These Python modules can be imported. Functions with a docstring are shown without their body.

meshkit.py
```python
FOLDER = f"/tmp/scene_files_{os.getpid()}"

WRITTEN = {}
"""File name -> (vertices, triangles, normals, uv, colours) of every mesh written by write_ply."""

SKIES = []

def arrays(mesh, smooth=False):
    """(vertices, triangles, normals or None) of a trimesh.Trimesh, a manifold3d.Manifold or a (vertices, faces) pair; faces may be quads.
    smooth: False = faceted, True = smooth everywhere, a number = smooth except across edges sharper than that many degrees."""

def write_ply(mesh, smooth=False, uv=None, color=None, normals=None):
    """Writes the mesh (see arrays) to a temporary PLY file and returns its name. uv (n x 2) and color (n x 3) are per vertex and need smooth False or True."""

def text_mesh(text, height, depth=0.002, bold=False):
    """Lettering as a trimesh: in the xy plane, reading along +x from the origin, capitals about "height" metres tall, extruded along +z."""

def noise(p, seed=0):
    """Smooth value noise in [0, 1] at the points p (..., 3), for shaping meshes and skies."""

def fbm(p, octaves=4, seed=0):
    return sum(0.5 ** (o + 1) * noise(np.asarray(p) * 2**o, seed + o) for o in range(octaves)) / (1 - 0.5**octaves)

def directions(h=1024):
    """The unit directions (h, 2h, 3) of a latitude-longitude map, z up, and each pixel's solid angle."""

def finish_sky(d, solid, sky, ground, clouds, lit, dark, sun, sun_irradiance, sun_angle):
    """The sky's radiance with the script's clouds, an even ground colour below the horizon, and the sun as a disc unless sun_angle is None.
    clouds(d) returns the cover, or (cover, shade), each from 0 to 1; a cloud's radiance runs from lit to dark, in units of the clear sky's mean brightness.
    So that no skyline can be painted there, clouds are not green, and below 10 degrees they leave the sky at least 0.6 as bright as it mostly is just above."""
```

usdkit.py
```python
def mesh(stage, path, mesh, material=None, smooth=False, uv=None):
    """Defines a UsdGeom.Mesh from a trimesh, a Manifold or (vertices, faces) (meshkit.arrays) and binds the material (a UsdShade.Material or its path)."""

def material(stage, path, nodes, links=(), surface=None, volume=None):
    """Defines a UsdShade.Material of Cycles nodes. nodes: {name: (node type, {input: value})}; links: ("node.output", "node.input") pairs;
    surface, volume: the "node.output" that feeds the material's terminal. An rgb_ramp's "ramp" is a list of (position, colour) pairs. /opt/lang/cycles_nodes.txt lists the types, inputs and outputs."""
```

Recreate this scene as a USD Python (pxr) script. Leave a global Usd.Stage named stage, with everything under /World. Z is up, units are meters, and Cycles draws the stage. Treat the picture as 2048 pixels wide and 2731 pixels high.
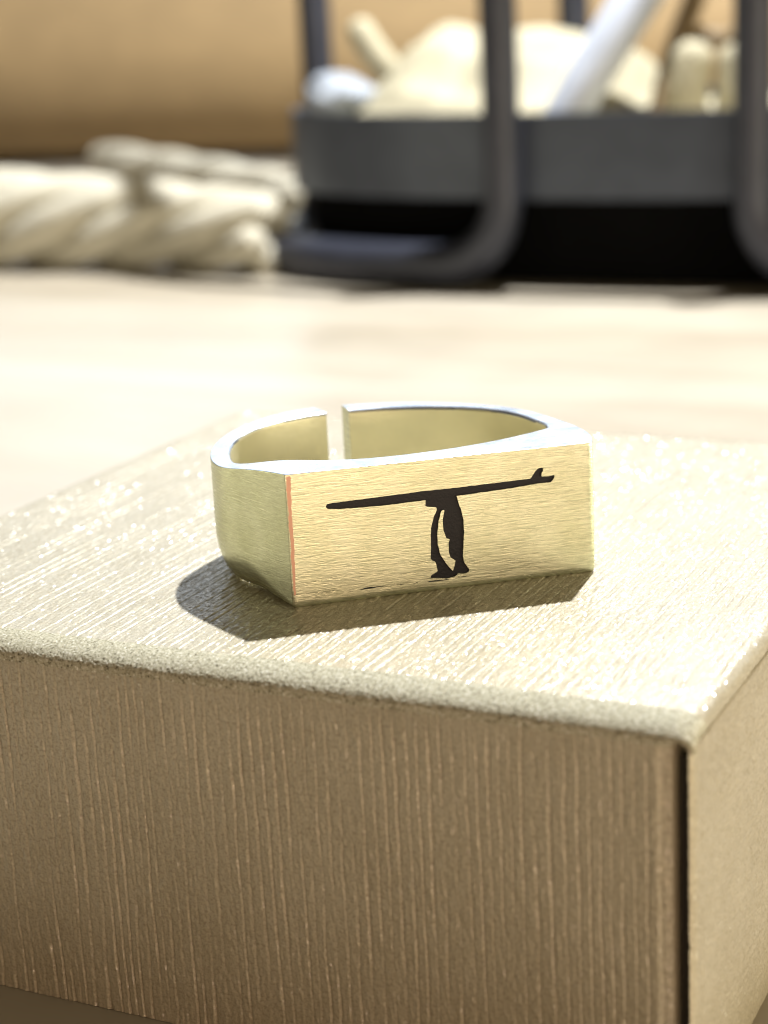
import math, numpy as np, trimesh, manifold3d as m3, usdkit
from shapely.geometry import Polygon, box as sbox
from shapely.ops import unary_union
from scipy.ndimage import gaussian_filter, gaussian_filter1d
from scipy.interpolate import PchipInterpolator
from pxr import Usd, UsdGeom, UsdLux, UsdShade, Gf, Sdf

stage = Usd.Stage.CreateInMemory()
UsdGeom.SetStageUpAxis(stage, 'Z'); UsdGeom.SetStageMetersPerUnit(stage, 1.0)
UsdGeom.Xform.Define(stage, '/World')
# All lengths below are millimetres until build() writes metres. The table top is z = 0;
# the near right top corner of the gift box stands at x = 0, y = 0, z = H.
MM = 0.001
H = 25.29

# ------------------------------------------------------------------ camera, light, exposure
EYE = np.array([27.0811, -91.0604, 39.2281 + H])
RIGHT = np.array([0.9015, 0.4303, -0.0472]); FWD = np.array([-0.4263, 0.8635, -0.2694]); UP = np.array([-0.0751, 0.2630, 0.9619])
cam = UsdGeom.Camera.Define(stage, '/World/camera')
M = Gf.Matrix4d(*RIGHT, 0, *UP, 0, *(-FWD), 0, *(EYE * MM), 1).GetOrthonormalized()
cam.AddTransformOp().Set(M)
cam.CreateFocalLengthAttr(50.0); cam.CreateHorizontalApertureAttr(50.0 * 2048 / 5000)
cam.CreateFStopAttr(27.0); cam.CreateFocusDistanceAttr(0.1235)
cam.CreateClippingRangeAttr(Gf.Vec2f(0.01, 100)); cam.CreateExposureAttr(0.1)

RING = np.array([-22.592, 18.38, 0]); RA = 0.6873
EX = np.array([math.cos(RA), math.sin(RA), 0]); EY = np.array([-math.sin(RA), math.cos(RA), 0])

def place(prim, pos, aim):
    f = np.asarray(aim, float) - pos; f /= np.linalg.norm(f)
    up = np.array([0, 0, 1.0]) if abs(f[2]) < .99 else np.array([0, 1.0, 0])
    r = np.cross(f, up); r /= np.linalg.norm(r); u = np.cross(r, f)
    UsdGeom.Xformable(prim).AddTransformOp().Set(Gf.Matrix4d(*r, 0, *u, 0, *(-f), 0, *(np.asarray(pos) * MM), 1))

def rect_lamp(name, pos, aim, w, h, power, color):
    L = UsdLux.RectLight.Define(stage, '/World/' + name)
    L.CreateWidthAttr(w * MM); L.CreateHeightAttr(h * MM); L.CreateIntensityAttr(power); L.CreateNormalizeAttr(False)
    L.CreateColorAttr(Gf.Vec3f(*color)); place(L.GetPrim(), np.array(pos, float), aim)

LD = np.array([-0.048, 0.585, 0.81]); LD /= np.linalg.norm(LD)
key = UsdLux.SphereLight.Define(stage, '/World/spot_lamp')
KP = RING + [0, 0, H + 4] + LD * 500
key.AddTranslateOp().Set(Gf.Vec3d(*(KP * MM)))
key.CreateRadiusAttr(6 * MM); key.CreateNormalizeAttr(False); key.CreateIntensityAttr(15300.0); key.CreateColorAttr(Gf.Vec3f(.975, .985, 1.0))
rect_lamp('added_back_light', (-600, 1500, 480), (-22, 100, 25), 1500, 640, 1.7, (.80, .90, 1.0))  # added cool panel, unseen; puts sheen on the rim and the table
rect_lamp('side_lamp', (330, 45, 62), (0, 30, 12), 200, 100, 13.0, (1, .90, .66))
rect_lamp('added_front_fill', (200, -240, 36), (-12, 0, 4), 220, 66, 6.8, (1, .69, .49))  # added warm fill so the box front is not black

rect_lamp('added_left_fill', (-320, -8, 62), (-35, 20, 30), 120, 80, 4.2, (1, .92, .66))  # added fill to brighten the left wall of the ring

usdkit.material(stage, '/World/Looks/room_light', {'b': ('background_shader', {'color': (1, .74, .44), 'strength': .055})}, [], surface='b.background')
dome = UsdLux.DomeLight.Define(stage, '/World/room_light')
UsdShade.MaterialBindingAPI.Apply(dome.GetPrim()).Bind(UsdShade.Material.Get(stage, '/World/Looks/room_light'))

# ------------------------------------------------------------------ materials
def mat(name, nodes, links, surface='p.BSDF'):
    return usdkit.material(stage, '/World/Looks/' + name, nodes, links, surface=surface)

def plain(name, color, rough=.5, metal=0., var=.12, scale=150, bump=0., bscale=900, spec=.5, **kw):
    lo = tuple(c * (1 - var) for c in color); hi = tuple(min(1, c * (1 + var)) for c in color)
    nodes = {'tc': ('texture_coordinate', {}), 'n': ('noise_texture', {'scale': scale, 'detail': 5}),
             'r': ('rgb_ramp', {'ramp': [(.3, lo), (.7, hi)]}),
             'p': ('principled_bsdf', {'roughness': rough, 'metallic': metal, 'specular_ior_level': spec, **kw})}
    links = [('tc.object', 'n.vector'), ('n.fac', 'r.fac'), ('r.color', 'p.base_color')]
    if bump:
        nodes['bn'] = ('noise_texture', {'scale': bscale, 'detail': 4}); nodes['b'] = ('bump', {'strength': 1.0, 'distance': bump})
        links += [('tc.object', 'bn.vector'), ('bn.fac', 'b.height'), ('b.normal', 'p.normal')]
    return mat(name, nodes, links)

# pearly champagne paper: fine metallic grain
mat('pearl_paper', {
    'tc': ('texture_coordinate', {}),
    'n': ('noise_texture', {'scale': 160, 'detail': 4}),
    'r': ('rgb_ramp', {'ramp': [(.3, (.395, .345, .235)), (.7, (.44, .39, .275))]}),
    'g': ('noise_texture', {'scale': 5000, 'detail': 3, 'roughness': .7}),
    'gr': ('rgb_ramp', {'ramp': [(.34, (.78, .76, .74)), (.50, (1.0, 1.0, 1.0)), (.62, (1.25, 1.25, 1.24)), (.70, (1.5, 1.5, 1.5))]}),
    'm': ('mix', {'mix_type': 'multiply', 'fac': 1.0}),
    'rr': ('map_range', {'value': 0, 'from_min': .35, 'from_max': .65, 'to_min': .60, 'to_max': .20}),
    'b': ('bump', {'strength': 1.0, 'distance': .00005}),
    'v': ('voronoi_texture', {'scale': 5200}), 'ge': ('geometry', {}),
    'vs': ('vector_math', {'math_type': 'subtract', 'vector2': (.5, .5, .5)}), 'vm': ('vector_math', {'math_type': 'scale', 'scale': .75}),
    'va': ('vector_math', {'math_type': 'add'}), 'vn': ('vector_math', {'math_type': 'normalize'}),
    'p': ('principled_bsdf', {'metallic': .15, 'specular_ior_level': .6, 'coat_weight': .30, 'coat_roughness': .16, 'coat_ior': 1.7})},
    [('tc.object', 'v.vector'), ('v.color', 'vs.vector1'), ('vs.vector', 'vm.vector1'), ('vm.vector', 'va.vector1'), ('ge.normal', 'va.vector2'), ('va.vector', 'vn.vector1'), ('vn.vector', 'p.coat_normal'),
     ('tc.object', 'n.vector'), ('tc.object', 'g.vector'), ('n.fac', 'r.fac'), ('g.fac', 'gr.fac'), ('r.color', 'm.color1'), ('gr.color', 'm.color2'),
     ('m.color', 'p.base_color'), ('g.fac', 'rr.value'), ('rr.result', 'p.roughness'), ('g.fac', 'b.height'), ('b.normal', 'p.normal')])
mat('worn_paper', {
    'tc': ('texture_coordinate', {}), 'g': ('noise_texture', {'scale': 5200, 'detail': 3, 'roughness': .75}), 'n': ('noise_texture', {'scale': 300, 'detail': 3}),
    'r': ('rgb_ramp', {'ramp': [(.33, (.05, .04, .02)), (.43, (.36, .335, .23)), (.60, (.50, .47, .35)), (.68, (.80, .79, .70))]}),
    'b': ('bump', {'strength': 1.0, 'distance': .00004}), 'p': ('principled_bsdf', {'roughness': .8, 'specular_ior_level': .25})},
    [('tc.object', 'g.vector'), ('g.fac', 'r.fac'), ('r.color', 'p.base_color'), ('g.fac', 'b.height'), ('b.normal', 'p.normal')])
plain('raw_board', (.20, .15, .07), .7)
plain('shade_brown', (.030, .021, .012), .8)

def brushed(name, c0, c1, rough, bump, rot):
    mat(name, {
        'tc': ('texture_coordinate', {}),
        'ro': ('mapping', {'rotation': (0, 0, -rot)}),
        'mp': ('mapping', {'scale': (420, 420, 5200)}), 'mf': ('mapping', {'scale': (1300, 1300, 15000)}),
        'n': ('noise_texture', {'scale': 1.0, 'detail': 4, 'roughness': .65, 'distortion': .3}),
        'nf': ('noise_texture', {'scale': 1.0, 'detail': 3, 'roughness': .7}),
        'n2': ('noise_texture', {'scale': 420, 'detail': 3}),
        'r': ('rgb_ramp', {'ramp': [(.3, c0), (.7, c1)]}),
        'sr': ('rgb_ramp', {'ramp': [(.30, (.62, .61, .57)), (.5, (.92, .92, .92)), (.70, (1.05, 1.05, 1.03))]}),
        'm': ('mix', {'mix_type': 'multiply', 'fac': .65}),
        'ad': ('math', {'math_type': 'add'}),
        'rr': ('map_range', {'value': 0, 'from_min': .3, 'from_max': .7, 'to_min': rough * .7, 'to_max': rough * 1.35}),
        'b': ('bump', {'strength': 1.0, 'distance': bump}),
        'p': ('principled_bsdf', {'metallic': .86})},
        [('tc.object', 'ro.vector'), ('ro.vector', 'mp.vector'), ('ro.vector', 'mf.vector'), ('mp.vector', 'n.vector'), ('mf.vector', 'nf.vector'), ('tc.object', 'n2.vector'),
         ('n2.fac', 'r.fac'), ('nf.fac', 'sr.fac'), ('r.color', 'm.color1'), ('sr.color', 'm.color2'), ('m.color', 'p.base_color'), ('n.fac', 'ad.value1'), ('nf.fac', 'ad.value2'),
         ('n.fac', 'rr.value'), ('rr.result', 'p.roughness'), ('ad.value', 'b.height'), ('b.normal', 'p.normal')])
brushed('brushed_metal', (.66, .69, .47), (.75, .78, .57), .27, .000013, RA)  # silver, with the warm reflection of the paper tinted into its colour
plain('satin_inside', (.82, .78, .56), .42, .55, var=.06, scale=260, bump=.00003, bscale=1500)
brushed('rim_reflection', (.60, .67, .80), (.80, .84, .90), .25, .000012, RA)  # same silver, blue-white reflection painted into the base colour
plain('black_enamel', (.005, .0045, .006), .45, bump=.00002, bscale=6000, spec=.3)
plain('red_reflection', (.66, .37, .26), .5, .5)
mat('table_wood', {
    'tc': ('texture_coordinate', {}),
    'mp': ('mapping', {'rotation': (0, 0, .9), 'scale': (7, 55, 10)}),
    'n': ('noise_texture', {'scale': 1.0, 'detail': 6, 'roughness': .6, 'distortion': .6}),
    'r': ('rgb_ramp', {'ramp': [(.30, (.36, .305, .225)), (.5, (.42, .37, .285)), (.70, (.48, .435, .35))]}),
    'n2': ('noise_texture', {'scale': 26, 'detail': 3}),
    'rr': ('map_range', {'value': 0, 'from_min': .3, 'from_max': .7, 'to_min': .28, 'to_max': .48}),
    'p': ('principled_bsdf', {'specular_ior_level': .6})},
    [('tc.object', 'mp.vector'), ('mp.vector', 'n.vector'), ('n.fac', 'r.fac'), ('r.color', 'p.base_color'), ('tc.object', 'n2.vector'), ('n2.fac', 'rr.value'), ('rr.result', 'p.roughness')])
plain('shade_black', (.003, .003, .003), .9, spec=.05)
plain('black_iron', (.040, .044, .062), .42, .2, bump=.00005, bscale=700)
plain('band_iron', (.072, .084, .112), .42, .4, bump=.00005, bscale=500)
plain('cotton', (.54, .505, .40), .85, bump=.0004, bscale=900)
plain('cream_tissue', (.42, .38, .26), .8, bump=.0004, bscale=500)
plain('white_tissue', (.30, .33, .37), .75, bump=.0003, bscale=500)
plain('kraft', (.31, .212, .10), .75, scale=60, var=.08, bump=.0002, bscale=400)
plain('white_plastic', (.50, .54, .62), .3)
plain('brown_wood', (.20, .14, .07), .6)

# ------------------------------------------------------------------ helpers
used = {}
def free(path):
    n = used.get(path, 0); used[path] = n + 1
    return path if n == 0 else f'{path}_{n:03d}'

def describe(prim, label=None, category=None, group=None, kind=None):
    for k, v in (('label', label), ('category', category), ('group', group), ('kind', kind)):
        if v: prim.SetCustomDataByKey(k, v)
    return prim

def thing(name, label, category, group=None, base=(0, 0, 0)):
    x = UsdGeom.Xform.Define(stage, free('/World/' + name)); x.AddTranslateOp().Set(Gf.Vec3d(*(np.asarray(base, float) * MM)))
    p = x.GetPrim(); describe(p, label, category, group); p.SetCustomDataByKey('at', Gf.Vec3d(*map(float, base)))
    return p

def build(name, mesh, material, parent=None, smooth=30, label=None):
    if hasattr(mesh, 'to_mesh'):
        t = mesh.to_mesh(); mesh = (np.asarray(t.vert_properties)[:, :3], np.asarray(t.tri_verts))
    if not isinstance(mesh, tuple): mesh = (np.array(mesh.vertices), np.array(mesh.faces))
    off = np.zeros(3)
    q = parent
    while q is not None and q.GetPath() != Sdf.Path('/World'):
        if q.HasCustomDataKey('at'): off = np.array(q.GetCustomDataByKey('at'))
        q = q.GetParent()
    v = (np.asarray(mesh[0], float) - off) * MM
    p = usdkit.mesh(stage, free((str(parent.GetPath()) if parent else '/World') + '/' + name), (v, mesh[1]), '/World/Looks/' + material, smooth=smooth).GetPrim()
    return describe(p, label)

def grid(P, closed_u=False, closed_v=False):
    n, m = P.shape[:2]
    i = np.arange(n if closed_u else n - 1)[:, None]; j = np.arange(m if closed_v else m - 1)[None, :]
    a = i * m + j; b = ((i + 1) % n) * m + j; c = ((i + 1) % n) * m + (j + 1) % m; d = i * m + (j + 1) % m
    return P.reshape(-1, 3), np.stack([a, b, c, d], -1).reshape(-1, 4)

def tube(path, radius, sides=20, flat=1.0, cap=True, closed=False, side=None):
    """Round bar along path; radius may vary; flat squeezes it across SIDE."""
    p = np.asarray(path, float); n = len(p); r = np.broadcast_to(radius, (n,))
    t = np.roll(p, -1, 0) - np.roll(p, 1, 0) if closed else np.gradient(p, axis=0)
    t /= np.linalg.norm(t, axis=1, keepdims=True)
    a = np.array(side if side is not None else ([0, 0, 1.] if abs(t[0, 2]) < .8 else [1., 0, 0]), float); rows = []
    for k in range(n):
        a = a - t[k] * (a @ t[k]); a /= np.linalg.norm(a); b = np.cross(t[k], a)
        w = np.linspace(0, 2 * np.pi, sides, endpoint=False)
        rows.append(p[k] + r[k] * (np.cos(w)[:, None] * a * flat + np.sin(w)[:, None] * b))
    rows = np.array(rows)
    if cap and not closed:          # rounded ends
        def dome(row, c, d, rad):
            return [c + (row - c) * math.cos(q) + d * rad * math.sin(q) for q in (.45, .9, 1.3, 1.55)]
        e0 = dome(rows[0], p[0], -t[0], r[0] * .8)[::-1]; e1 = dome(rows[-1], p[-1], t[-1], r[-1] * .8)
        rows = np.array(e0 + list(rows) + e1)
    v, f = grid(rows, closed_u=closed, closed_v=True)
    return trimesh.Trimesh(v, np.vstack([f[:, [0, 1, 2]], f[:, [0, 2, 3]]]), process=False)

def join(*ms): return trimesh.util.concatenate(ms)

def smooth_path(pts, n, closed=False):
    p = np.asarray(pts, float)
    if closed: p = np.vstack([p, p[:1]])
    s = np.r_[0, np.cumsum(np.linalg.norm(np.diff(p, axis=0), axis=1))]
    if closed:
        from scipy.interpolate import CubicSpline
        return CubicSpline(s, p, bc_type='periodic')(np.linspace(0, s[-1], n, endpoint=False))
    from scipy.interpolate import make_interp_spline
    return make_interp_spline(s, p, k=min(3, len(p) - 1))(np.linspace(0, s[-1], n))

# ------------------------------------------------------------------ table
n = 40; X, Y = np.meshgrid(np.linspace(-3000, 2400, n), np.linspace(-1600, 3000, n), indexing='ij')
tb = build('table_top', grid(np.dstack([X, Y, np.zeros_like(X)])), 'table_wood', smooth=False)
describe(tb, 'pale brown wooden table top under everything, strongly lit', 'table', kind='structure')

# ------------------------------------------------------------------ gift box
W, D = 65.3, 65.2
gb = thing('gift_box', 'champagne pearl paper gift box with fine ribbed lines under the ring', 'box', base=(-W / 2, D / 2, 0))
rng = np.random.default_rng(4)
dx = .065
xs = np.arange(-W, 0 + dx / 2, dx); nx = len(xs)
A, B = 2.3, .88                                        # worn rounded front edge: reach on the top, drop on the front
y_top = np.r_[np.arange(D, 30, -.9), np.arange(30, A, -.33)]
th = np.linspace(0, np.pi / 2, 34)
z_front = np.r_[np.arange(-B - .12, -H + .6, -.2), [-H + .35, -H + .15, -H + .03]]
prof = np.vstack([np.c_[y_top, np.zeros_like(y_top)], np.c_[A - A * np.sin(th), -B + B * np.cos(th)], np.c_[np.zeros_like(z_front), z_front]])
tang = np.gradient(prof, axis=0); nor = np.c_[-tang[:, 1], tang[:, 0]]
nor *= np.sign(nor[:, 1:] + 1e-9 - nor[:, :1])          # outward: up on the top, towards -y on the front
nor = gaussian_filter1d(nor, 1.5, axis=0); nor /= np.linalg.norm(nor, axis=1, keepdims=True)
arc = np.r_[0, np.cumsum(np.linalg.norm(np.diff(prof, axis=0), axis=1))]

def ribs(xs, arc, rng, pitch=.74):
    """Meandering broken ridges along the paper, heights in mm."""
    def field(sx, ss):                                  # smooth noise, unit variance; sx, ss in mm
        f = rng.normal(size=(int(arc[-1] / .25) + 2, len(xs)))
        f = gaussian_filter(f, (ss / .25, sx / (xs[1] - xs[0])), mode='nearest'); f /= f.std()
        g = np.clip(arc / .25, 0, len(f) - 1.001); k = g.astype(int); t = (g - k)[:, None]
        return f[k] * (1 - t) + f[k + 1] * t
    ph = xs[None] / pitch + .20 * field(.8, 60) + .07 * field(.7, 9) + .05 * field(.3, 1.2)
    u = ph - np.floor(ph)
    keep = np.clip(.80 + .45 * field(.3, 2.5), .1, 1.3)
    ridge = .35 * np.exp(-((u - .36) / .12) ** 2) - np.exp(-((u - .60) / .10) ** 2)
    amp = np.where(arc < arc[len(y_top)], .036, .070)[:, None]
    return ridge * keep * amp + .006 * field(.12, .35) + np.where(arc < arc[len(y_top)], .011, .017)[:, None] * field(.07, .12)

rel = ribs(xs, arc, rng)
edge = np.clip(1 - np.abs(arc - arc[len(y_top)] - 2.0) / 2.3, 0, 1)[:, None] ** .5
fade = np.clip((xs + 1.9) / -1.2, 0, 1)[None]
grain = rng.normal(size=rel.shape); grain = gaussian_filter(grain, (.7, .8)); grain /= grain.std()
grain2 = gaussian_filter(rng.normal(size=rel.shape), (2.2, 4)); grain2 /= grain2.std()
rel = rel * (1 - .9 * edge) + edge * (.011 * grain + .006 * grain2)
bow = .12 * np.sin(np.clip(-xs / W, 0, 1) * np.pi * 2.2)[None] * np.exp(-((arc - arc[len(y_top) + 17]) / 6) ** 2)[:, None]
P = np.zeros((len(prof), nx, 3)); P[..., 0] = xs[None]
P[..., 1] = prof[:, :1] + nor[:, :1] * rel; P[..., 2] = prof[:, 1:] + nor[:, 1:] * rel + bow * .6
# right, left and back rims of the top roll over
def roll(d, a, b): q = np.clip(1 - d / a, 0, 1); return -b * (1 - np.sqrt(1 - q * q))
P[..., 2] += (roll(-xs, 1.5, .85) + roll(xs + W, 1.5, .85))[None] * np.clip((prof[:, 1:] + 3) / 3, 0, 1) + roll(D - prof[:, :1], 1.5, .85)
# front: bevel and groove where the wrapping paper meets the right-hand panel
deep = np.clip((-prof[:, 1] - B * .9) / .55, 0, 1)[:, None]
gro = np.interp(xs, [-2.1, -1.95, -1.36, -1.22, -1.12, 0], [0, .10, .34, .5, 1.6, 1.6])[None]
P[..., 1] += gro * deep
P[..., 2] += H
e0, e1 = len(y_top) - 1, len(y_top) + len(th) + 1
build('top_cover', grid(P[:e0 + 1]), 'pearl_paper', gb, smooth=True, label='ribbed pearl paper over the lit top')
build('worn_edge', grid(P[e0:e1 + 1]), 'worn_paper', gb, smooth=True, label='worn grainy front top edge')
build('front_cover', grid(P[e1:]), 'pearl_paper', gb, smooth=True, label='shaded front with upright ribs and a groove at its right end')
side_y = np.arange(0, D + .1, .16); zz = np.r_[np.linspace(0, 1, 12) ** 1.3 * 1.6, np.arange(1.85, H, .12), [H - .02]]
def panel(u, zz, seed):
    r2 = np.random.default_rng(seed)
    f = lambda sz, su: (lambda q: q / q.std())(gaussian_filter(r2.normal(size=(len(zz), len(u))), (sz, su)))
    ph = zz[:, None] / .62 + .4 * f(10, 45) + .12 * f(4, 8); q = ph - np.floor(ph)
    return (np.exp(-((q - .5) / .13) ** 2) - .8 * np.exp(-((q - .68) / .1) ** 2)) * .034 * np.clip(.7 + .4 * f(3, 10), 0, 1.2) + .010 * f(.8, .6)
def side(xf, sign, seed):
    g = np.zeros((len(zz), len(side_y), 3)); re = panel(side_y, zz, seed)
    q = np.clip(1 - zz / 1.4, 0, 1); inn = .95 * (1 - np.sqrt(1 - q * q))
    bt = np.clip(1 - (H - zz) / .8, 0, 1); inn = inn + .5 * (1 - np.sqrt(np.maximum(0, 1 - bt * bt)))
    fr = .45 * np.clip(1 - side_y / .8, 0, 1) ** 2 * (sign > 0)
    g[..., 0] = xf + sign * (re - inn[:, None] - fr[None] * .6); g[..., 1] = side_y[None]; g[..., 2] = (H - .80 * (1 - np.clip(zz / 1.2, 0, 1)) - zz * 1.0)[:, None]
    g[..., 2] = np.maximum(g[..., 2], .02)
    return g
S = side(0.02, 1, 8)
ret = S[:, :1].copy(); ret[..., 0] -= .30; ret[..., 1] += 2.0    # paper turned in at the groove
ret0 = S[:, :1].copy(); ret0[..., 0] -= .05; ret0[..., 1] += .02
build('side_panel', grid(np.concatenate([ret, ret0, S], 1)), 'pearl_paper', gb, smooth=True, label='lit right-hand side with lengthwise ribs')
build('side_panel', grid(side(-W - .02, -1, 9)), 'pearl_paper', gb, smooth=True)
bk = np.zeros((2, 2, 3)); bk[0, :, 2] = H - .7; bk[:, 0, 0] = -W; bk[..., 1] = D + .01
build('back_panel', grid(bk), 'pearl_paper', gb, smooth=False)
gv = trimesh.creation.box([.8, .9, H - 2.0]); gv.apply_translation([-.55, 1.35, (H - 2.0) / 2 + .05])  # dark block added in the groove to paint its shade
build('groove_shade', gv, 'shade_brown', gb, smooth=False, label='dark block painting the shade in the groove at the front corner')

# ------------------------------------------------------------------ signet ring
RH = 9.12
sr = thing('signet_ring', 'open silver signet ring with engraved flat face standing on the gift box', 'ring', base=(*(RING + EY * 9)[:2], H))
OUT = [(-10.47, -.03, 0), (-11.65, 2.5, .2), (-12.7, 4.8, .5), (-13.55, 6.8, .76), (-13.9, 8.7, .8), (-13.72, 11.0, .78), (-13.2, 12.9, .7), (-12.0, 15.2, .55), (-10.25, 17.2, .4),
       (-8.3, 18.8, .33), (-5.94, 20.1, .32), (-4.03, 20.55, .32), (-1.79, 20.4, .32), (2.5, 19.3, .32), (5.0, 17.85, .3), (6.7, 16.5, .28), (8.76, 14.3, .25), (10.2, 11.2, .2),
       (10.9, 8.2, .15), (11.3, 5.65, .1), (11.38, 3.5, .05), (11.14, 1.69, .02), (10.56, -.03, 0)]
INN = [(-12.42, 7.6, .72), (-12.5, 8.8, .75), (-12.15, 11.6, .73), (-11.35, 13.8, .6), (-10.3, 15.1, .46), (-8.78, 16.4, .36), (-6.54, 17.6, .32), (-4.31, 18.35, .32), (-2.4, 18.5, .32),
       (2.43, 17.5, .32), (5.9, 15.5, .28), (7.9, 13.4, .25), (9.05, 10.8, .22), (9.5, 8.2, .18), (9.5, 6.3, .15), (8.2, 5.1, .08), (5.6, 3.85, .04), (2.98, 3.0, .02), (0.8, 2.5, 0), (-1.56, 2.26, 0), (-4.41, 2.3, 0),
       (-7.16, 3.0, 0), (-9.85, 4.7, .15), (-11.5, 5.9, .45)]
inner = smooth_path(INN, 400, True)
outer_l = smooth_path(OUT[::-1][:0] + OUT, 500)          # from the left face corner round the back to the right one
face_line = np.array([[u, -.03, 0] for u in np.linspace(10.56, -10.47, 60)])
C0 = np.array([-1.5, 8.8])
GAP0, GAP1 = (-4.25, 20.5), (-2.15, 20.5)
ang = lambda q: np.arctan2(q[..., 1] - C0[1], q[..., 0] - C0[0])
a0 = ang(np.array(GAP1)); a1 = ang(np.array(GAP0))
# stations run clockwise from the right lip of the gap: right shoulder, face, left shoulder, left lip
ir = outer_l[::-1]                                        # right corner ... back ... left corner, reversed
k_r = np.argmin(np.abs(ang(outer_l) - a0) + (outer_l[:, 1] < 12) * 9); k_l = np.argmin(np.abs(ang(outer_l) - a1) + (outer_l[:, 1] < 12) * 9)
right_side = outer_l[k_r:]; left_side = outer_l[:k_l + 1]
O = np.vstack([right_side, face_line[1:-1], left_side])
s_of = np.r_[np.zeros(len(right_side)), np.ones(len(face_line) - 2), np.full(len(left_side), 2)]
ai = np.unwrap(ang(inner)); order = np.argsort(-ai); ai = ai[order]; inn_s = inner[order]
ao = np.unwrap(ang(O))
def inner_at(a):
    base = -ai; t = -a
    lo = base[0]; t = (t - lo) % (2 * np.pi) + lo
    b2 = np.r_[base, base + 2 * np.pi]; v2 = np.vstack([inn_s, inn_s])
    return np.stack([np.interp(t, b2, v2[:, k]) for k in range(3)], -1)
I = inner_at(ao)
# bottom rises from the face towards the shank, then comes down again at the back
def lift(v, u):
    l = np.interp(v, [0, 1, 2.2, 4, 5.6, 7.5, 10, 16, 20.6], [0, .01, .03, .06, .10, .14, .15, .1, .02])
    return l * np.where(u < 0, 1, .8)
secs = []
for k in range(len(O)):
    o, i = O[k], I[k]; d = i[:2] - o[:2]; L = np.linalg.norm(d); d = d / L
    zt_o, zt_i = RH - o[2], RH - i[2]; zb = lift(o[1], o[0])
    fo, fi, fb = .07, .32, .25
    g = float(np.interp(o[1], [0, 1.0, 2.4, 4, 6, 9, 20], [0, .10, .30, .6, .92, 1, .8])); ez, ew = .42 + 2.9 * g, .24 + (.85 * L - .24) * g
    pts = []
    for q in np.linspace(0, np.pi / 2, 9): pts.append((ew - ew * math.sin(q), zb + ez - ez * math.cos(q)))      # bottom outer, upwards
    pts = pts[::1]
    for z in np.linspace(zb + ez, zt_o - fo, 7)[1:-1]: pts.append((0, z))
    for q in np.linspace(0, np.pi / 2, 4): pts.append((fo - fo * math.cos(q), zt_o - fo + fo * math.sin(q)))
    for q in np.linspace(0, np.pi / 2, 6): pts.append((L - fi + fi * math.sin(q), zt_i - fi + fi * math.cos(q)))
    for z in np.linspace(zt_i - fi, zb + fb, 7)[1:-1]: pts.append((L, z))
    for q in np.linspace(0, np.pi / 2, 4): pts.append((L - .12 + .12 * math.cos(q), zb + fb - fb * math.sin(q)))
    pts = np.array(pts)
    uv = o[:2] + pts[:, :1] * d
    secs.append(np.c_[uv, pts[:, 1]])
secs = np.array(secs)
v, f = grid(secs, closed_v=True)
f = np.vstack([f[:, [0, 1, 2]], f[:, [0, 2, 3]]]); m = secs.shape[1]; N = len(v)
c0 = secs[0].mean(0); c1 = secs[-1].mean(0); last = (len(secs) - 1) * m; j = np.arange(m)
f = np.vstack([f, np.c_[np.full(m, N), j, (j + 1) % m], np.c_[np.full(m, N + 1), last + (j + 1) % m, last + j]])
v = np.vstack([v, c0, c1])
rt = trimesh.Trimesh(v, f, process=False)
if rt.volume < 0: rt.invert()
ring_m = m3.Manifold(m3.Mesh(vert_properties=np.asarray(rt.vertices, np.float32), tri_verts=np.asarray(rt.faces, np.uint32)))
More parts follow.
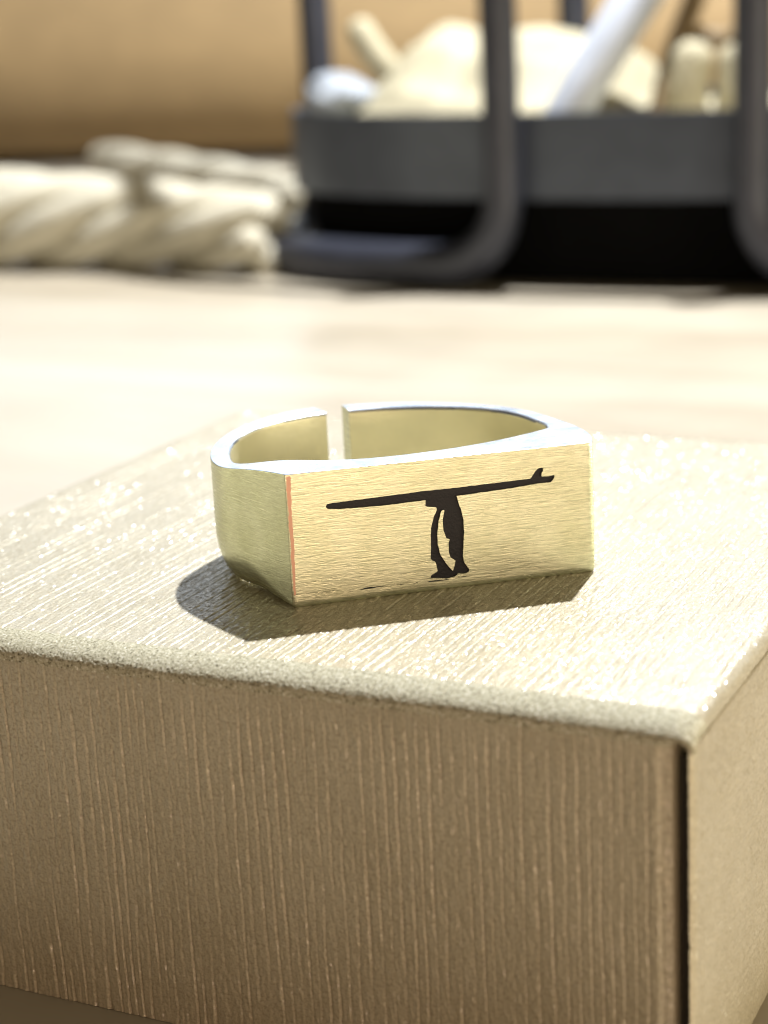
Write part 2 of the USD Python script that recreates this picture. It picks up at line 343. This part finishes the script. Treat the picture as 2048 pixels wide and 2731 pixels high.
print('ring', ring_m.status(), ring_m.volume(), ring_m.num_tri())
BOARD = [(-7.886, 6.789), (-7.793, 6.858), (-6.87, 6.892), (-4.61, 6.936), (-1.185, 7.004), (2.277, 7.003), (6.195, 7.062), (6.318, 7.257), (6.502, 7.504), (6.743, 7.721), (7.038, 7.724), (7.069, 7.582), (6.957, 7.362), (6.916, 7.111), (7.434, 7.079), (7.885, 7.123), (7.784, 6.866), (7.601, 6.653), (6.834, 6.679), (4.595, 6.541), (0.981, 6.43), (-1.212, 6.375), (-4.64, 6.334), (-7.008, 6.429), (-7.79, 6.517), (-7.874, 6.606)]
FIG = [(-1.146, 6.574), (-1.173, 5.944), (-0.431, 5.803), (-0.378, 5.682), (-0.668, 5.078), (-0.858, 4.405), (-0.909, 3.48), (-0.917, 3.014), (-0.981, 2.32), (-0.838, 2.127), (-0.644, 2.045), (-0.575, 1.743), (-0.522, 1.326), (-0.972, 1.145), (-1.038, 0.953), (-0.576, 0.861), (0.062, 0.783), (0.649, 0.829), (0.891, 1.036), (1.299, 0.986), (1.594, 1.01), (1.717, 1.172), (1.55, 1.428), (1.33, 1.808), (1.266, 2.287), (1.339, 2.982), (1.404, 3.794), (1.404, 4.726), (1.268, 5.438), (1.082, 6.038), (0.919, 6.633)]
HOLE = [(-0.036, 5.562), (0.114, 5.568), (-0.029, 4.89), (-0.011, 4.19), (0.174, 3.586), (0.426, 3.499), (0.311, 3.22), (0.311, 2.635), (0.411, 2.212), (0.75, 1.937), (0.613, 1.423), (0.525, 1.257), (0.102, 1.779), (-0.278, 2.47), (-0.446, 3.192), (-0.452, 3.892), (-0.338, 4.693), (-0.16, 5.368)]
rj = np.random.default_rng(3)
def wobble(poly, a=.011):
    """Hand-cut outline: dense points, slightly uneven."""
    q = np.array(poly.exterior.coords)[:-1]; s = np.r_[0, np.cumsum(np.linalg.norm(np.diff(np.vstack([q, q[:1]]), axis=0), axis=1))]
    t = np.arange(0, s[-1], .12); e = np.vstack([q, q[:1]]); pt = np.c_[np.interp(t, s, e[:, 0]), np.interp(t, s, e[:, 1])]
    return Polygon(pt + gaussian_filter1d(rj.normal(size=pt.shape), .8, axis=0) * a).buffer(0)
board = wobble(Polygon(BOARD)); figure = wobble(Polygon(FIG)).difference(wobble(Polygon(HOLE), .012)).difference(board.buffer(.004))
if figure.geom_type != 'Polygon': figure = max(figure.geoms, key=lambda g: g.area)
scr = unary_union([Polygon([(-6.12, .70), (-5.4, .715), (-4.3, .735), (-4.34, .79), (-5.4, .84)]), Polygon([(-3.3, .69), (-2.8, .72), (-3.1, .77)]), Polygon([(-2.3, .69), (-1.85, .71), (-2.0, .77)]),
                   Polygon([(-1.5, .68), (-.9, .66), (.3, .67), (.1, .74), (-1.1, .75)]), Polygon([(.5, .70), (2.0, .765), (1.2, .79)])])
def prism(poly, v0, v1):
    """Polygon in the face plane (u, z) between depths v0 < v1."""
    t = trimesh.creation.extrude_polygon(poly, v1 - v0); q = np.array(t.vertices)
    return trimesh.Trimesh(np.c_[q[:, 0], v0 + q[:, 2], q[:, 1]], np.array(t.faces)[:, ::-1], process=False)
def man(t):
    if t.volume < 0: t.invert()
    return m3.Manifold(m3.Mesh(vert_properties=np.asarray(t.vertices, np.float32), tri_verts=np.asarray(t.faces, np.uint32)))
cut = unary_union([board.buffer(.006), figure.buffer(.006)])
for g in ([cut] if cut.geom_type == 'Polygon' else cut.geoms): ring_m = ring_m - man(prism(g, -1, .22))
for g in scr.geoms: ring_m = ring_m - man(prism(g, -1, .10))
toW = lambda q: (RING + q[:, :1] * EX + q[:, 1:2] * EY) + np.c_[np.zeros((len(q), 2)), q[:, 2] + H]
t = ring_m.to_mesh(); rv = np.asarray(t.vert_properties)[:, :3].astype(float); rf = np.asarray(t.tri_verts)
# the top rim is split off with a cool reflection in its colour: triangles that face up
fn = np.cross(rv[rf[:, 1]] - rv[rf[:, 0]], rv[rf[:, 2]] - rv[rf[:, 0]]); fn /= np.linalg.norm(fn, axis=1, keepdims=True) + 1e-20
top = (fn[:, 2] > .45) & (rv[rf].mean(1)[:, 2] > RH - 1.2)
rtm = trimesh.Trimesh(toW(rv), rf, process=False)
cen = rv[rf].mean(1); to_c = C0 - cen[:, :2]; to_c /= np.linalg.norm(to_c, axis=1, keepdims=True)
inside = ~top & ((fn[:, :2] * to_c).sum(1) > .35) & (cen[:, 1] > 1.5)
build('inner_wall', rtm.submesh([np.nonzero(inside)[0]], append=True, repair=False), 'satin_inside', sr, label='pale satin inside of the ring')
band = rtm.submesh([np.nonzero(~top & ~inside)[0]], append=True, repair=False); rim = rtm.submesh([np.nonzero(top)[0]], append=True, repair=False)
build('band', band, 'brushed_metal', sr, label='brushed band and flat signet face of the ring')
build('rim', rim, 'rim_reflection', sr, label='upper rim of the ring with a cool reflection painted into its colour')
def inset(poly, name, v0, v1, mt, label=None):
    g = prism(poly, v0, v1); build(name, (toW(np.array(g.vertices)), np.array(g.faces)), mt, sr, smooth=25, label=label)
inset(board, 'engraved_surfboard', .12, .215, 'black_enamel', 'black engraved surfboard with a fin')
inset(figure, 'engraved_figure', .12, .215, 'black_enamel', 'black engraved body and legs below the surfboard')
for g in scr.geoms: inset(g, 'engraved_line', .07, .098, 'black_enamel')
be = wobble(Polygon([(-10.42, 9.0), (-10.12, 9.0), (-10.19, 6), (-10.17, 4), (-10.27, .9), (-10.40, .9)]), .035)  # strip that paints a red reflection on the face edge
inset(be, 'painted_reflection', -.044, .02, 'red_reflection', 'red reflection painted as a thin strip along the left edge of the face')

# ------------------------------------------------------------------ dark metal basket
# plan: a long rounded basket
BC = np.array([-108., 326., 0]); BA = 0.02; HL, HD, EXPO = 84., 38., 2.6
b1 = np.array([math.cos(BA), math.sin(BA), 0]); b2 = np.array([-math.sin(BA), math.cos(BA), 0])
def plan(phi, grow=0.):
    c, s = np.cos(phi), np.sin(phi)
    return BC + np.multiply.outer((HL + grow) * np.sign(c) * np.abs(c) ** (2 / EXPO), b1) + np.multiply.outer((HD + grow) * np.sign(s) * np.abs(s) ** (2 / EXPO), b2)
def phi_at(x, front=True):
    """Parameter of the point of the front (or back) whose x is given."""
    ph = np.linspace(np.pi, 2 * np.pi, 4000) if front else np.linspace(0, np.pi, 4000)
    return ph[np.argmin(np.abs(plan(ph)[:, 0] - x))]
bs = thing('metal_basket', 'dark metal basket on bent rod feet with cream cloth inside, behind the ring', 'basket', base=(*BC[:2], 0))
ph = np.linspace(0, 2 * np.pi, 160, endpoint=False)
Z0, Z1 = 19.0, 37.4
def wall(prof):                                           # prof: (grow, z) closed outline
    rows = np.array([plan(ph, g) + [0, 0, z] for g, z in prof]); v, f = grid(np.swapaxes(rows, 0, 1), closed_u=True, closed_v=True)
    return v, f
build('band', wall([(0, Z0 + .4), (.4, Z0), (.8, Z0), (1.2, Z0 + .4), (1.2, Z1 - .4), (.9, Z1), (.3, Z1), (0, Z1 - .4)]), 'band_iron', bs, smooth=40)
shade_prof = [(-.2, 32), (-.2, 21), (-2.5, 18), (-3.5, 9), (-4.5, .6), (-36, .5)]  # added black shell standing in for the shadow under the basket
rows = np.array([plan(ph, g) + [0, 0, z] for g, z in shade_prof]); build('under_shade', grid(np.swapaxes(rows, 0, 1), closed_u=True), 'shade_black', bs, smooth=60, label='black shell under the band painting the shadow beneath the basket')
R0 = 4.0
def foot(pa, pb, top=118):
    """One bent rod: down at pa, round a corner, along the plan, round a corner, up at pb."""
    phs = np.linspace(pa, pb, 61); base = plan(phs, 1.2 + R0 * .8); s = np.r_[0, np.cumsum(np.linalg.norm(np.diff(base, axis=0), axis=1))]; L = s[-1]; rr = 15.
    pts = []
    for z in np.linspace(top, R0 + 1 + rr, 26): pts.append((0, z))
    for q in np.linspace(0, np.pi / 2, 10)[1:]: pts.append((rr - rr * math.cos(q), R0 + 1 + rr - rr * math.sin(q)))
    for d in np.linspace(rr, L - rr, 26)[1:-1]: pts.append((d, R0 + 1))
    for q in np.linspace(0, np.pi / 2, 10): pts.append((L - rr + rr * math.sin(q), R0 + 1 + rr - rr * math.cos(q)))
    for z in np.linspace(R0 + 1 + rr, top, 26)[1:]: pts.append((L, z))
    pts = np.array(pts); xy = np.stack([np.interp(pts[:, 0], s, base[:, k]) for k in range(2)], -1)
    w = np.interp(pts[:, 1], [R0 + 1, R0 + 16], [R0 + .9, R0])
    return tube(np.c_[xy, pts[:, 1]], w, 18)
fp1, fp2 = phi_at(-125.0), phi_at(-74.1)
fr = math.radians(335)
for pa, pb in ((fp1, math.radians(170.5)), (fp2, fr), (math.radians(60), math.radians(104.5))):
    build('foot_rod', foot(pa, pb), 'black_iron', bs, smooth=60)
hoop = np.array([plan(q, 2.) + [0, 0, 119.] for q in ph])
build('top_hoop', tube(hoop, 2.6, 14, closed=True), 'black_iron', bs, smooth=60)

# ------------------------------------------------------------------ what lies in the basket
def wad(name, label, c, r, seed, mt, cat='wad', group=None, rough=.22, squash=(1, 1, 1)):
    s = trimesh.creation.icosphere(4); v = np.array(s.vertices); rg = np.random.default_rng(seed)
    amp = np.zeros(len(v))
    for _ in range(26):
        d = rg.normal(size=3); d /= np.linalg.norm(d); k = rg.uniform(.15, .6); amp += rg.uniform(-1, 1) * np.clip((v @ d - 1 + k) / k, 0, 1)
    fold = np.zeros(len(v))
    for _ in range(9):
        d = rg.normal(size=3); d /= np.linalg.norm(d); fold += np.abs(np.sin(v @ d * rg.uniform(3, 7) + rg.uniform(0, 6)))
    v = v * (1 + rough * amp + .05 * (fold - fold.mean()))[:, None] * np.array(r) * squash
    a = .3; v = v @ np.array([[math.cos(a), math.sin(a), 0], [-math.sin(a), math.cos(a), 0], [0, 0, 1]])
    p = build(name, (v + c, np.array(s.faces)), mt, smooth=True); return describe(p, label, cat, group)
SIL = [(-189, 39), (-183, 40), (-176, 41), (-170, 44), (-165, 48.5), (-160.5, 54), (-156, 56), (-150, 55), (-144.5, 52), (-138.5, 54.6), (-132.5, 54.6), (-126, 53.4), (-119, 51), (-113, 50), (-109, 44), (-106, 38.5), (-96, 37.5), (-60, 38), (-27, 37)]
hx, hv = np.linspace(-188, -28, 170), np.linspace(-1, 1, 70)
rg = np.random.default_rng(12); cr = gaussian_filter(rg.normal(size=(170, 70)), (6, 5)); cr /= cr.std(); fo = np.abs(gaussian_filter(rg.normal(size=(170, 70)), (9, 4))); fo /= fo.std()
yc = np.array([[plan(phi_at(q, True), -1)[1], plan(phi_at(q, False), -1)[1]] for q in hx])
ridge = gaussian_filter1d(np.interp(hx, *np.array(SIL).T), 1.0)
Hh = np.zeros((170, 70, 3)); Hh[..., 0] = hx[:, None]; tv = (hv + 1) / 2
Hh[..., 1] = yc[:, :1] * (1 - tv) + yc[:, 1:] * tv
prof_h = np.clip(1 - np.abs(hv - .05) ** 1.7 / 1.0, 0, 1)[None]
Hh[..., 2] = 33.5 + (ridge[:, None] - 33.5) * prof_h + (1.1 * cr - 1.5 * fo) * prof_h ** .5 * np.clip(1.7 - 1.4 * prof_h, .3, 1)
describe(build('cream_cloth', grid(Hh), 'cream_tissue', smooth=True), 'crumpled cream cloth heaped in the dark metal basket, peaked left of the front post', 'cloth')
wad('white_wad', 'small bluish white wad at the left basket post', (-175, 306, 40.5), (7.2, 6, 5.6), 23, 'white_tissue', 'wad', rough=.3)
def stick(name, label, cat, pts, r, mt, group=None, sides=18, n=30):
    p = build(name, tube(smooth_path(pts, n), r, sides), mt, smooth=60); return describe(p, label, cat, group)
stick('cream_roll', 'stubby cream roll sticking up right of the forked brown stick', 'roll', [(-93, 308, 30), (-92.4, 308, 40), (-91.4, 309, 47)], 4.4, 'cream_tissue', 'stubby cream rolls')
stick('cream_roll', 'stubby cream roll nearest the right-hand basket post', 'roll', [(-84, 311, 30), (-83.2, 311, 40), (-83, 312, 46.5)], 3.8, 'cream_tissue', 'stubby cream rolls')
stick('cream_stub', 'cream stub leaning left out of the basket beside the peaked cloth', 'stub', [(-164, 318, 42), (-168.7, 316.4, 47.5), (-174.0, 316.1, 55)], 3.3, 'cream_tissue')
stick('white_tube', 'bluish white plastic tube leaning right out of the basket', 'tube', [(-119, 296, 30), (-115, 297, 37.5), (-103.2, 306, 59.3), (-92, 315, 80)], 5.0, 'white_plastic')
fs = thing('forked_stick', 'brown forked stick standing in the right of the basket', 'stick', base=(-98.7, 307, 33))
build('stem', tube(smooth_path([(-99.5, 306, 30), (-98.7, 307.1, 36.4), (-96.3, 315, 51), (-94.5, 322, 60), (-92, 330, 78)], 40), np.linspace(1.8, 3.0, 40), 16), 'brown_wood', fs, smooth=60)
build('prong', tube(smooth_path([(-95.8, 317, 52), (-90, 318, 50.5), (-84.5, 318, 51), (-82, 319, 56), (-80, 322, 70), (-79, 324, 82)], 40), 2.0, 16), 'brown_wood', fs, smooth=60)

# ------------------------------------------------------------------ twisted ropes
def rope(label, pts, R, pitch, ph0, ns=3, grow=0., n=260):
    t = thing('twisted_rope', label, 'rope', 'cream twisted ropes left of the basket', base=(*pts[0][:2], 0))
    c = smooth_path(pts, n); T = np.gradient(c, axis=0); s = np.r_[0, np.cumsum(np.linalg.norm(np.diff(c, axis=0), axis=1))]; T /= np.linalg.norm(T, axis=1, keepdims=True)
    A_ = np.cross(T, [0, 0, 1.]); A_ /= np.linalg.norm(A_, axis=1, keepdims=True); B_ = np.cross(A_, T)
    for k in range(ns):
        w = 2 * np.pi * (s / pitch + k / ns) + ph0; Rs = R * (1 + grow * np.clip(s / 80, 0, 1.4)); off = Rs * {3: .54, 5: .64}[ns]; c = c * [1, 1, 0] + np.c_[np.zeros((n, 2)), Rs + .3]
        q = c + off[:, None] * (np.cos(w)[:, None] * A_ + np.sin(w)[:, None] * B_)
        build('strand', tube(q, Rs * {3: .48, 5: .42}[ns], 16, side=(0, 1, 0)), 'cotton', t, smooth=60)
rope('thick cream twisted rope lying in front, its cut end by the basket foot', [(-192, 298.2, 10), (-230, 301, 10), (-272, 298.5, 10), (-330, 292, 10), (-380, 285, 10)], 9.4, 104, .8, 5, .3)
rope('thinner cream twisted rope behind the thick one, running back to the kraft roll', [(-214, 358, 8), (-239, 379.5, 8), (-278, 412, 8), (-318, 442, 8), (-346, 462, 8)], 8.5, 125, 2.2, 3)

# ------------------------------------------------------------------ kraft roll
kr = thing('kraft_roll', 'brown kraft paper roll lying across the table at the back', 'roll', base=(-250, 620, 0))
KR = 39.
def kraft(y0, seed): 
    ax0 = np.array([-900, 505., KR]); ax1 = np.array([700, 760., KR]); L = np.linalg.norm(ax1 - ax0); dr = (ax1 - ax0) / L
    nn = np.array([-dr[1], dr[0], 0]); w = np.linspace(0, 2 * np.pi, 96, endpoint=False); ss = np.linspace(0, L, 60)
    rg = np.random.default_rng(seed); wob = gaussian_filter(rg.normal(size=(60, 96)), (3, 6), mode='wrap'); wob /= wob.std()
    rad = KR + .5 * wob - .5
    off = nn * (KR - 45)
    return ax0 + off + ss[:, None, None] * dr + rad[..., None] * (np.cos(w)[:, None] * nn + np.sin(w)[:, None] * np.array([0, 0, 1.]))[None], dr, nn, ax0 + off, ax1 + off
Pk, dr, nn, q0, q1 = kraft(0, 6)
build('paper', grid(Pk, closed_v=True), 'kraft', kr, smooth=True)
build('core', tube([q0 - dr * 2, q0 + dr * 800, q1 + dr * 2], 24, 32), 'raw_board', kr, smooth=60)
